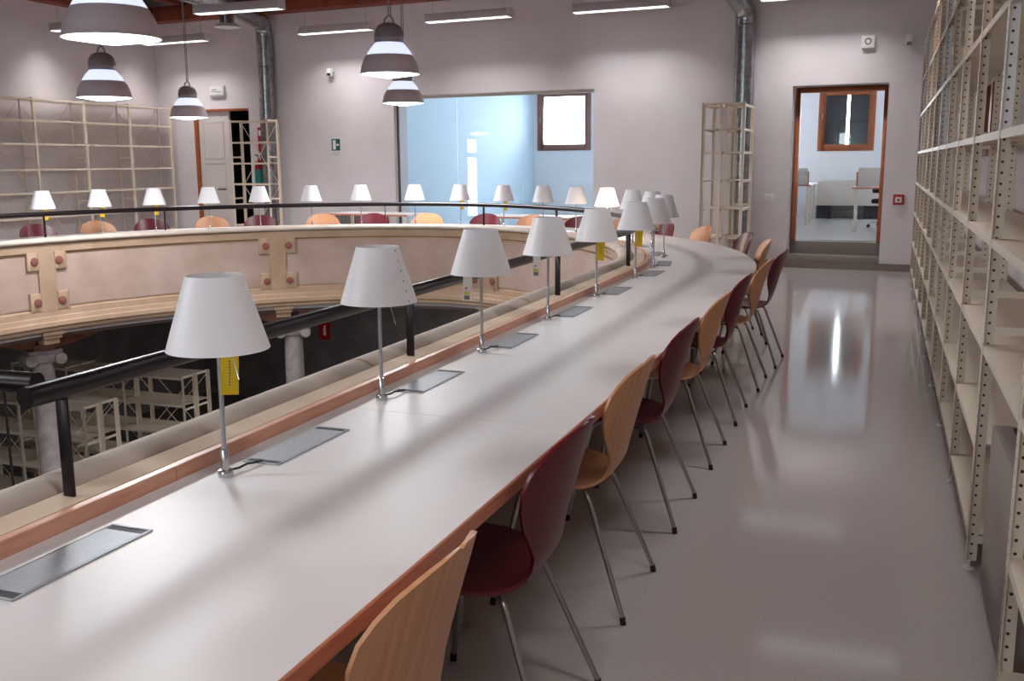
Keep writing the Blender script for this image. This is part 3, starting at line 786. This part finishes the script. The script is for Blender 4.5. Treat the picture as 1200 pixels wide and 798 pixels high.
boxes('wall_closet', 'dark_void', [(EX0 - .3, EX1 + .3, 1.5, 1.6, 0, 2.8), (EX0 - .35, EX0 - .3, .42, 1.6, 0, 2.8), (EX1 + .3, EX1 + .35, .42, 1.6, 0, 2.8), (EX0 - .3, EX1 + .3, .42, 1.6, 2.8, 2.85), (EX0 - .3, EX1 + .3, .42, 1.6, -.1, 0)])
at_wall(bpy.data.objects['wall_closet'])
# glazed opening: dark steel edges and three panes
g = at_wall(MB().box(GX0, GX1, .05, .12, GZ1 - .05, GZ1).box(GX0, GX0 + .02, .05, .12, 0, GZ1 - .05).box(GX1 - .02, GX1, .05, .12, 0, GZ1 - .05).box(GX0, GX1, .05, .12, 0, .03).build('window_1', 'panel_grey')); struct(g)
xs = [GX0 + .02, GX0 + 1.17, GX0 + 2.36, GX1 - .02]
for a, b in zip(xs[:-1], xs[1:]):
    MB().box(a + .003, b - .003, .08, .088, .03, GZ1 - .05).build('pane', 'pane_glass', g)
MB().box(GX0 + .021, GX0 + .045, .06, .1, .03, GZ1 - .05).build('edge_strip', 'dark_void', g)
def casement(name, x0, x1, z0, z1, m, fw=.10, shutter=False, mid=False):
    f_ = MB()
    f_.box(x0, x0 + fw, FY - .02, FY + .10, z0, z1).box(x1 - fw, x1, FY - .02, FY + .10, z0, z1).box(x0 + fw, x1 - fw, FY - .02, FY + .10, z0, z0 + fw).box(x0 + fw, x1 - fw, FY - .02, FY + .10, z1 - fw, z1)
    w_ = struct(f_.build(name, m, bevel=.006))
    MB().box(x0 + fw, x1 - fw, FY + .05, FY + .056, z0 + fw, z1 - fw).build('pane', 'pane_glass', w_)
    MB().tube([(x0 + fw * .6, FY - .02, z0 + .62), (x0 + fw * .6, FY - .06, z0 + .62), (x0 + fw * .6, FY - .06, z0 + .74)], .01, 8).build('window_handle', 'chrome', w_)
    if shutter:
        c = (x0 + x1) / 2
        MB().box(x0 + .03, c - .005, FY + .11, FY + .14, z0 + .03, z1 - .03).build('shutter', 'dark_glass', w_); MB().box(c + .05, x1 - .03, FY + .11, FY + .14, z0 + .03, z1 - .03).build('shutter', 'dark_glass', w_)
    return w_
casement('window_2', -7.36, -6.12, 1.77, 3.08, 'window_brown', .14)
casement('window_3', -1.34, -.255, 1.71, 2.94, 'joinery_wood', .13, shutter=True)
# windows in the right wall behind the shelving, shuttered
for k, (y0, y1) in enumerate(((8.0, 9.6), (4.3, 5.6))):
    fm = MB(); x = XR + .02
    fm.box(x, x + .08, y0, y0 + .12, 1.55, 2.75).box(x, x + .08, y1 - .12, y1, 1.55, 2.75).box(x, x + .08, (y0 + y1) / 2 - .08, (y0 + y1) / 2 + .08, 1.55, 2.75).box(x, x + .08, y0, y1, 1.55, 1.67).box(x, x + .08, y0, y1, 2.63, 2.75)
    w_ = struct(fm.build('window_%d' % (k + 4), 'joinery_wood'))
    MB().box(XR + .1, XR + .13, y0, y1, 1.55, 2.75).build('shutter', 'dark_glass', w_)

# ------------------------------------------------------------------ small things on the back wall
def wthing(name, label, cat, xl, yl, z): return thing(name, label, cat, W(xl, yl, z), WR)
def text(s, size, parent, loc, m, name):
    cu = bpy.data.curves.new(name, 'FONT'); cu.body = s; cu.size = size; cu.align_x = 'CENTER'; cu.extrude = .0006
    o = bpy.data.objects.new(name, cu); C.objects.link(o); o.parent = parent; o.location = loc; o.rotation_euler = (PI / 2, 0, 0); cu.materials.append(M[m])
    bpy.context.view_layer.update(); me = bpy.data.meshes.new_from_object(o); mo = bpy.data.objects.new(name, me); C.objects.link(mo); mo.parent = parent; mo.location = loc; mo.rotation_euler = (PI / 2, 0, 0)
    bpy.data.objects.remove(o); return mo
t = wthing('exit_sign', 'green emergency exit sign with white door and arrow on the back wall', 'sign', -9.475, 0, 1.72)
MB().box(-.088, .088, -.006, 0, .02, .22).build('sign_plate', 'sign_green', t)
pm = MB().box(-.06, -.012, -.008, -.006, .04, .20)
MB().box(-.06, .0, -.0075, -.006, .04, .20).build('door_symbol', 'white_paint', t)
ar = MB().box(.035, .07, -.0085, -.006, .108, .132); ar.add([(.012, -.0085, .12), (.038, -.0085, .15), (.038, -.0085, .09)], [(0, 1, 2)]); ar.build('arrow_symbol', 'white_paint', t)
MB().box(-.085, .085, -.004, 0, -.075, .012).build('caption_plate', 'tag_white', t)
text('USCITA DI', .034, t, (0, -.005, -.026), 'ink_grey', 'caption'); text('SICUREZZA', .034, t, (0, -.005, -.064), 'ink_grey', 'caption')
t = wthing('emergency_light', 'pale rectangular emergency light box above the white double door', 'light', -12.05, 0, 2.75)
MB().box(-.175, .175, -.06, 0, 0, .185).build('casing', 'fixture_white', t, bevel=.01)
MB().box(-.15, .15, -.064, -.06, .025, .16).build('diffuser', 'white_paint', t, bevel=.003)
MB().box(-.10, .02, -.0665, -.064, .108, .122).box(-.12, .12, -.0665, -.064, .075, .085).build('print', 'ink_grey', t)
t = wthing('security_sensor', 'small white sensor on a bracket high above the exit sign', 'sensor', -9.505, 0, 3.0)
MB().box(-.05, .05, -.10, -.03, 0, .13).build('body', 'white_paint', t, bevel=.018)
MB().tube([(0, -.05, .05), (.02, 0, .09)], .015, 10).box(-.03, .05, -.01, 0, .05, .13).build('bracket', 'fixture_white', t)
MB().box(-.035, .035, -.106, -.09, .01, .055).build('lens', 'dark_glass', t, bevel=.006)
t = wthing('siren_box', 'small square white alarm sounder above the wood-framed doorway', 'alarm', -.69, 0, 3.02)
MB().box(-.085, .085, -.07, 0, .0, .16).build('casing', 'white_paint', t, bevel=.01)
MB().lathe([(.028, 0), (.045, 0), (.045, .006), (.028, .006)], 24, closed=True).build('sounder_ring', 'ink_grey', t).matrix_local = Matrix.Translation((0, -.07, .085)) @ Matrix.Rotation(PI / 2, 4, 'X')
t = wthing('security_sensor', 'small white motion sensor high on the wall between doorway and right shelving', 'sensor', -.17, 0, 3.03)
MB().box(-.045, .045, -.11, -.03, 0, .14).build('body', 'white_paint', t, bevel=.02)
MB().tube([(0, -.05, .05), (.02, 0, .07)], .016, 10).box(-.02, .06, -.012, 0, .03, .12).build('bracket', 'fixture_white', t)
MB().box(-.03, .03, -.115, -.1, -.005, .04).build('lens', 'ink_grey', t, bevel=.006)
t = wthing('fire_call_point', 'small red fire alarm call point right of the wood-framed doorway', 'alarm', -.185, 0, .92)
MB().box(-.07, .07, -.04, 0, 0, .14).build('casing', 'red_plastic', t, bevel=.006)
MB().box(-.042, .042, -.045, -.04, .03, .105).build('window_plate', 'tag_white', t)
MB().lathe([(0, 0), (.016, 0), (.014, .004), (0, .005)], 16).build('button', 'black_plastic', t).matrix_local = Matrix.Translation((0, -.045, .065)) @ Matrix.Rotation(PI / 2, 4, 'X')
t = wthing('light_switch', 'white wall switch plate left of the wood-framed doorway', 'switch', -1.945, 0, .955)
MB().box(-.065, .065, -.012, 0, 0, .09).build('plate', 'white_paint', t, bevel=.005)
MB().box(-.04, -.002, -.016, -.012, .02, .07).box(.002, .04, -.016, -.012, .02, .07).build('rocker', 'fixture_white', t)
t = wthing('fire_extinguisher', 'red fire extinguisher with green label hanging behind the freestanding shelf', 'extinguisher', -11.12, -.09, 1.12)
MB().lathe([(0, 0), (.07, 0), (.078, .015), (.078, .40), (.06, .45), (.025, .47), (.025, .50), (0, .50)], 24).build('cylinder', 'red_plastic', t)
MB().lathe([(.0785, .03), (.0785, .30), (.080, .30), (.080, .03)], 24, closed=True).build('label_band', 'teal', t)
MB().tube([(0, 0, .50), (0, 0, .54), (-.06, -.02, .56)], .012, 8).tube([(.0, 0, .53), (.07, -.03, .56), (.11, -.03, .40), (.10, -.03, .2)], .009, 8).build('valve_and_hose', 'black_plastic', t)
MB().box(-.03, .03, .07, .088, .15, .45).build('wall_bracket', 'black_plastic', t)
t = wthing('hose_cabinet_sign', 'narrow red fire equipment plate above the extinguisher by the left duct', 'sign', -11.12, 0, 1.72)
MB().box(-.05, .05, -.02, 0, 0, .45).build('plate', 'red_plastic', t)
MB().box(-.03, .03, -.022, -.02, .30, .40).build('symbol', 'tag_white', t)

# ------------------------------------------------------------------ round ventilation ducts
def duct(label, pts, r, rad=.22, collars=()):
    t = thing('ventilation_duct', label, 'duct', (pts[0][0], pts[0][1], 0))
    pth = [Vector(q) - Vector((pts[0][0], pts[0][1], 0)) for q in smooth_path(pts, rad, 7)]
    MB().tube(pth, r, 28).build('pipe', 'galvanised', t, sharp=50)
    for (c, ax) in collars:
        c = Vector(c) - Vector((pts[0][0], pts[0][1], 0)); ax = Vector(ax)
        MB().tube([c - ax * .012, c - ax * .006, c + ax * .006, c + ax * .012], [r + .001, r + .008, r + .008, r + .001], 28).build('collar', 'galvanised', t)
    return t
wl = W(-10.80, -.165); wr_ = W(-2.33, -.165)
duct('galvanised round duct rising beside the freestanding shelf and turning out below the beams', [(wl.x, wl.y, 0), (wl.x, wl.y, 3.96), (wl.x + .75, wl.y - 2.2, 3.96), (wl.x + 1.15, wl.y - 7, 3.96)], .142, .24, [((wl.x, wl.y, 3.5), (0, 0, 1)), ((wl.x, wl.y, 3.20), (0, 0, 1)), ((wl.x, wl.y, 1.5), (0, 0, 1)), ((wl.x + .17, wl.y - .5, 3.96), (.32, -.947, 0))])
duct('galvanised round duct rising behind the twin shelf towers near the doorway', [(wr_.x, wr_.y, 0), (wr_.x, wr_.y, 3.62), (wr_.x - .25, wr_.y - .5, 3.95), (wr_.x - .9, wr_.y - 5.5, 3.95)], .142, .16, [((wr_.x, wr_.y, 3.50), (0, 0, 1)), ((wr_.x, wr_.y, 3.40), (0, 0, 1)), ((wr_.x, wr_.y, 1.95), (0, 0, 1))])
df = thing('air_diffuser', 'round flared air diffuser hanging under the left ceiling duct', 'vent', (wl.x + .68, wl.y - 2.0, 3.61))
MB().tube([(0, 0, .06), (0, 0, .205)], .11, 24).build('neck', 'galvanised', df)
MB().lathe([(.20, 0), (.15, .045), (.11, .06), (.105, .055), (.14, .035), (.19, -.004)], 32, closed=True).build('flared_rim', 'fixture_white', df)

# ------------------------------------------------------------------ bell pendant lights
def make_pendant():
    t = thing('pendant_light', 'x', 'lamp')          # origin at the lower rim
    MB().lathe([(.252, .0), (.250, .01), (.243, .02), (.238, .05), (.229, .085), (.214, .12), (.194, .152), (.190, .152), (.210, .12), (.225, .085), (.234, .05), (.240, .012), (.246, .0)], 48, closed=True).build('reflector_skirt', 'pendant_grey', t)
    MB().lathe([(.192, .152), (.178, .178), (.158, .207), (.136, .233), (.118, .252), (.114, .250), (.132, .230), (.154, .204), (.174, .175), (.188, .152)], 48, closed=True).build('translucent_band', 'band_lens', t)
    MB().lathe([(.114, .250), (.122, .256), (.121, .285), (.124, .29), (.121, .325), (.112, .36), (.094, .388), (.068, .406), (.035, .414), (0, .415)], 36).build('gear_housing', 'pendant_dark', t)
    MB().tube([(-.05, 0, .39), (-.035, 0, .45), (0, 0, .475), (.035, 0, .45), (.05, 0, .39)], .009, 8).build('hanger_loop', 'pendant_dark', t)
    MB().lathe([(.244, .004), (.15, -.012), (.06, -.026), (0, -.03)], 40).build('lens', 'lens', t)
    MB().tube([(0, 0, .47), (0, 0, 2.13)], .006, 8).build('cable', 'pendant_dark', t)
    MB().tube([(.02, 0, .47), (.024, 0, 1.2), (.01, 0, 2.13)], .004, 6).build('power_cable', 'ink_grey', t)
    area('lamp_light', t, (0, 0, -.034), .44, PEND, (.96, .97, 1.0))
    return t
PEND = 53
pp = [(-3.836, 4.334, 2.175, 'bell pendant light cut by the top picture edge, largest and nearest the camera'),
      (-6.963, 7.713, 2.145, 'bell pendant light hanging directly behind the largest one, before the left rack'),
      (-8.842, 11.344, 2.14, 'bell pendant light hanging on a long cord before the white double door'),
      (-3.938, 7.695, 2.255, 'bell pendant light above the glazed opening, the larger front one of two overlapping'),
      (-5.458, 10.99, 2.225, 'bell pendant light partly hidden behind the larger one at the glazed opening'),
      (-6.95, 4.35, 2.2, 'bell pendant light over the opening, outside the picture on the left'),
      (-3.85, .95, 2.2, 'bell pendant light over the near end of the opening, right one, outside the picture'),
      (-6.95, .95, 2.2, 'bell pendant light over the near end of the opening, left one, outside the picture')]
p0 = None
for i, (x, y, z, lab) in enumerate(pp):
    o = copy_tree(p0) if p0 else make_pendant(); p0 = p0 or o
    o.location = (x, y, z); o['label'] = lab; o['group'] = 'bell pendant lights over the opening'
# ------------------------------------------------------------------ linear ceiling lights
TUBE = 15.5
def make_linear():
    t = thing('linear_light', 'x', 'lamp')           # origin at the lower face, length along local x
    hm = MB(); hm.add([(x, y, z) for z, w in ((.008, .085), (.075, .075), (.13, .04)) for x in (-.70, .70) for y in (-w, w)], [(0, 1, 3, 2), (8, 10, 11, 9)] + [f_ for k in (0, 4) for f_ in ((k, k + 2, k + 6, k + 4), (k + 1, k + 5, k + 7, k + 3), (k, k + 4, k + 5, k + 1), (k + 2, k + 3, k + 7, k + 6))]); hm.build('housing', 'fixture_white', t)
    MB().box(-.70, .70, -.062, .062, -.002, .009).build('diffuser', 'tube_lens', t)
    MB().box(-.72, -.70, -.086, .086, 0, .132).build('end_cap', 'fixture_white', t); MB().box(.70, .72, -.086, .086, 0, .132).build('end_cap', 'fixture_white', t)
    for x in (-.6, .6): MB().tube([(x, 0, .12), (x, 0, 1.104)], .0022, 6).build('suspension_wire', 'ink_grey', t)
    area('lamp_light', t, (0, 0, -.008), 1.38, TUBE, (1, .985, .985), sy=.11, spread=R(118))
    return t
ll = [(-8.64, 14.96, 'slim ceiling light on the back wall side, above the green exit sign'),
      (-6.06, 14.46, 'slim ceiling light above the glazed opening, left one'),
      (-3.67, 14.38, 'slim ceiling light above the right end of the glazed opening'),
      (-12.0, 15.15, 'slim ceiling light above the white double door, near the left corner'),
      (-8.74, 12.45, 'slim ceiling light in front of the round duct elbow, closer than the wall row'),
      (-12.05, 13.1, 'slim ceiling light at the left wall, half hidden behind the largest pendant'),
      (-1.0, 14.25, 'slim ceiling light above the wood-framed doorway, beyond the top picture edge'),
      (-.30, 10.4, 'slim fill light added over the far part of the right aisle, above the picture'),  # unseen fixtures here and below, added to brighten the near area
      (.0, 5.0, 'slim fill light added over the middle of the right aisle, above the picture'),
      (.0, 1.2, 'slim fill light added over the right aisle beside the camera, above the picture'),
      (-1.2, -2.6, 'slim fill light added over the desk behind the camera position'),
      (-.55, 4.0, 'slim lower floor fill light added under the near gallery, out of sight below the desk'),  # unseen lower lamps added to lift the dark void
      (-6.0, 13.5, 'slim lower floor fill light added under the far gallery, hidden behind the balustrade')]
p0 = None
for i, (x, y, lab) in enumerate(ll):
    o = copy_tree(p0) if p0 else make_linear(); p0 = p0 or o
    if 'lower floor' in lab:
        for c_ in list(o.children):
            if c_.type == 'LIGHT': c_.data = c_.data.copy(); c_.data.energy = 110; c_.data.spread = PI
            elif c_.name.startswith('suspension_wire'): bpy.data.objects.remove(c_)
    o.location = (x, y, 3.645 if 'lower floor' not in lab else -.335); o.rotation_euler = (0, 0, WR if y > 14 else 0); o['label'] = lab; o['group'] = 'slim suspended ceiling lights'

# ------------------------------------------------------------------ furniture along the back wall and in the study room
def table(name, label, x0, x1, y0, y1, z, rz=0.0, base=0.0, group=None, th=.025, nleg=None):
    t = thing(name, label, 'table', ((x0 + x1) / 2, (y0 + y1) / 2, base), rz, group); w, d_ = (x1 - x0) / 2, (y1 - y0) / 2
    tp = MB().box(-w, w, -d_, d_, z - th, z).build('table_top', 'laminate', t)
    MB().box(-w - .003, w + .003, -d_ - .003, -d_, z - th - .002, z - .001).build('edge_band', 'beech_edge', tp)
    for sx in (-1, 1):
        for sy in (-1, 1): MB().box(sx * (w - .06) - .02, sx * (w - .06) + .02, sy * (d_ - .06) - .02, sy * (d_ - .06) + .02, 0, z - th).build('leg', 'cream_paint', t)
    return t
table('side_table', 'white table with wooden edge against the back wall left of the glass', -8.35, -6.85, 13.95, 14.65, .735, WR, group='white tables along the back wall')
table('side_table', 'white table with wooden edge in front of the glazed opening', -5.60, -4.20, 13.75, 14.45, .735, WR, group='white tables along the back wall')
rd = wthing('wall_radiator', 'low grey slatted radiator on the back wall beside the left duct', 'radiator', -8.95, -.11, .05)
rm = MB()
for k in range(22): rm.box(-.52 + k * .048, -.485 + k * .048, 0, .09, .05, .62)
rm.build('fins', 'ink_grey', rd); MB().box(-.54, .54, .02, .07, .08, .12).box(-.54, .54, .02, .07, .55, .59).box(-.4, -.36, .04, .105, .3, .36).box(.36, .4, .04, .105, .3, .36).box(-.4, -.36, .02, .07, -.05, .08).box(.36, .4, .02, .07, -.05, .08).build('frame', 'ink_grey', rd)
sf = .37
table('study_desk', 'white study desk with screen and metal legs on the right beyond the doorway', -.50, .9, 17.3, 18.1, .72, 0, sf)
t = thing('desk_screen', 'beige privacy screen standing on the right study desk', 'screen', (.25, 17.85, sf + .72)); MB().box(-.68, .65, -.015, .015, .0, .31).build('panel', 'panel_grey', t, bevel=.005); MB().box(-.71, -.68, -.02, .02, 0, .24).build('end_trim', 'beech_edge', t)
for k, (a, b) in enumerate(((19.0, 19.95), (19.97, 20.95))):
    table('study_desk', ('front' if k == 0 else 'rear') + ' white study desk of the left row beyond the doorway', -2.7, -1.26, a, b, .72, 0, sf, 'study desks in the left row')
t = thing('desk_screen', 'beige privacy screen standing on the left study desks', 'screen', (-2.0, 19.0, sf + .72)); MB().box(-.68, .68, -.015, .015, 0, .30).build('panel', 'panel_grey', t, bevel=.005); MB().box(.68, .70, -.02, .02, 0, .24).build('end_trim', 'beech_edge', t)
fcu = thing('fan_coil_unit', 'large grey fan coil cabinet under the study room window', 'heater', (-.70, 21.28, sf))
MB().box(-.58, .62, -.2, .2, .26, .75).build('casing', 'panel_grey', fcu, bevel=.01)
MB().box(-.58, -.30, -.16, .18, 0, .26).build('foot', 'dark_glass', fcu); MB().box(.32, .60, -.16, .18, 0, .26).build('foot', 'dark_glass', fcu)
MB().box(-.30, .32, -.05, -.02, .06, .18).build('pipe_cover', 'ink_grey', fcu)
def office_chair(x, y, rz, label):
    t = thing('swivel_chair', label, 'chair', (x, y, sf), rz, 'swivel chairs in the study room')
    for k in range(5):
        a = 2 * PI * k / 5 + .3; c, s_ = math.cos(a), math.sin(a)
        arm = MB().tube([(.02 * c, .02 * s_, .10), (.29 * c, .29 * s_, .075)], [.022, .013], 8).build('base_arm', 'chrome', t)
        MB().tube([(.29 * c - .025 * s_, .29 * s_ + .025 * c, .031), (.29 * c + .025 * s_, .29 * s_ - .025 * c, .031)], .03, 14).build('caster', 'black_plastic', arm)
    MB().cyl(0, 0, .09, .42, .024, 14).build('gas_column', 'black_plastic', t)
    MB().box(-.23, .23, -.22, .22, .42, .50).build('seat', 'black_fabric', t, bevel=.03)
    MB().box(-.21, .21, .20, .26, .60, 1.0).build('backrest', 'black_fabric', t, bevel=.025)
    MB().tube([(0, .1, .43), (0, .26, .45), (0, .27, .75)], .018, 8).build('back_bracket', 'black_plastic', t)
office_chair(.05, 18.45, R(170), 'black swivel chair behind the right study desk, partly hidden by the door frame')
office_chair(-1.75, 18.55, R(20), 'black swivel chair before the left study desks, only a caster showing past the frame')

# ------------------------------------------------------------------ lower floor bits
t = thing('fire_sign', 'dark red fire extinguisher sign on the lower floor wall behind the columns', 'sign', (-10.66, 17.6, GZ + 1.34))
MB().box(-.13, .13, -.01, 0, 0, .36).build('sign_plate', 'red_plastic', t); MB().box(-.03, .03, -.014, -.01, .09, .25).box(-.012, .03, -.014, -.01, .25, .30).build('symbol', 'tag_white', t)
table('small_table', 'white table on the lower floor under the red sign', -10.2, -9.0, 16.3, 17.1, .74, 0, GZ)

# ------------------------------------------------------------------ light from outside
w = bpy.data.worlds.new('sky'); S.world = w; w.use_nodes = True; nt = w.node_tree; bg = nt.nodes['Background']
bg.inputs['Color'].default_value = (.88, .94, 1.0, 1); bg.inputs['Strength'].default_value = 18.0
for (x, sx, z, sz) in ((-6.74, 1.18, 2.425, 1.25), (-4.7, 1.4, 1.95, 2.3), (-.8, 1.03, 2.325, 1.17), (1.3, 1.2, 2.05, 1.7), (-2.4, 1.0, 2.15, 1.5)):
    area('window_portal', None, (x, FY + .36, z), sx, 1, sy=sz, rot=(-PI / 2, 0, 0), portal=True)

for x, sx in ((-8.7, 1.8), (-2.5, 1.8)):
    area('window_portal', None, (x, YN - .26, 1.9), sx, 1, sy=2.0, rot=(PI / 2, 0, 0), portal=True)

# ------------------------------------------------------------------ colour management
S.view_settings.view_transform = 'Standard'; S.view_settings.look = 'None'; S.view_settings.gamma = 1.0; S.view_settings.use_curve_mapping = False
S.view_settings.exposure = 0.22
S.cycles.max_bounces = 8
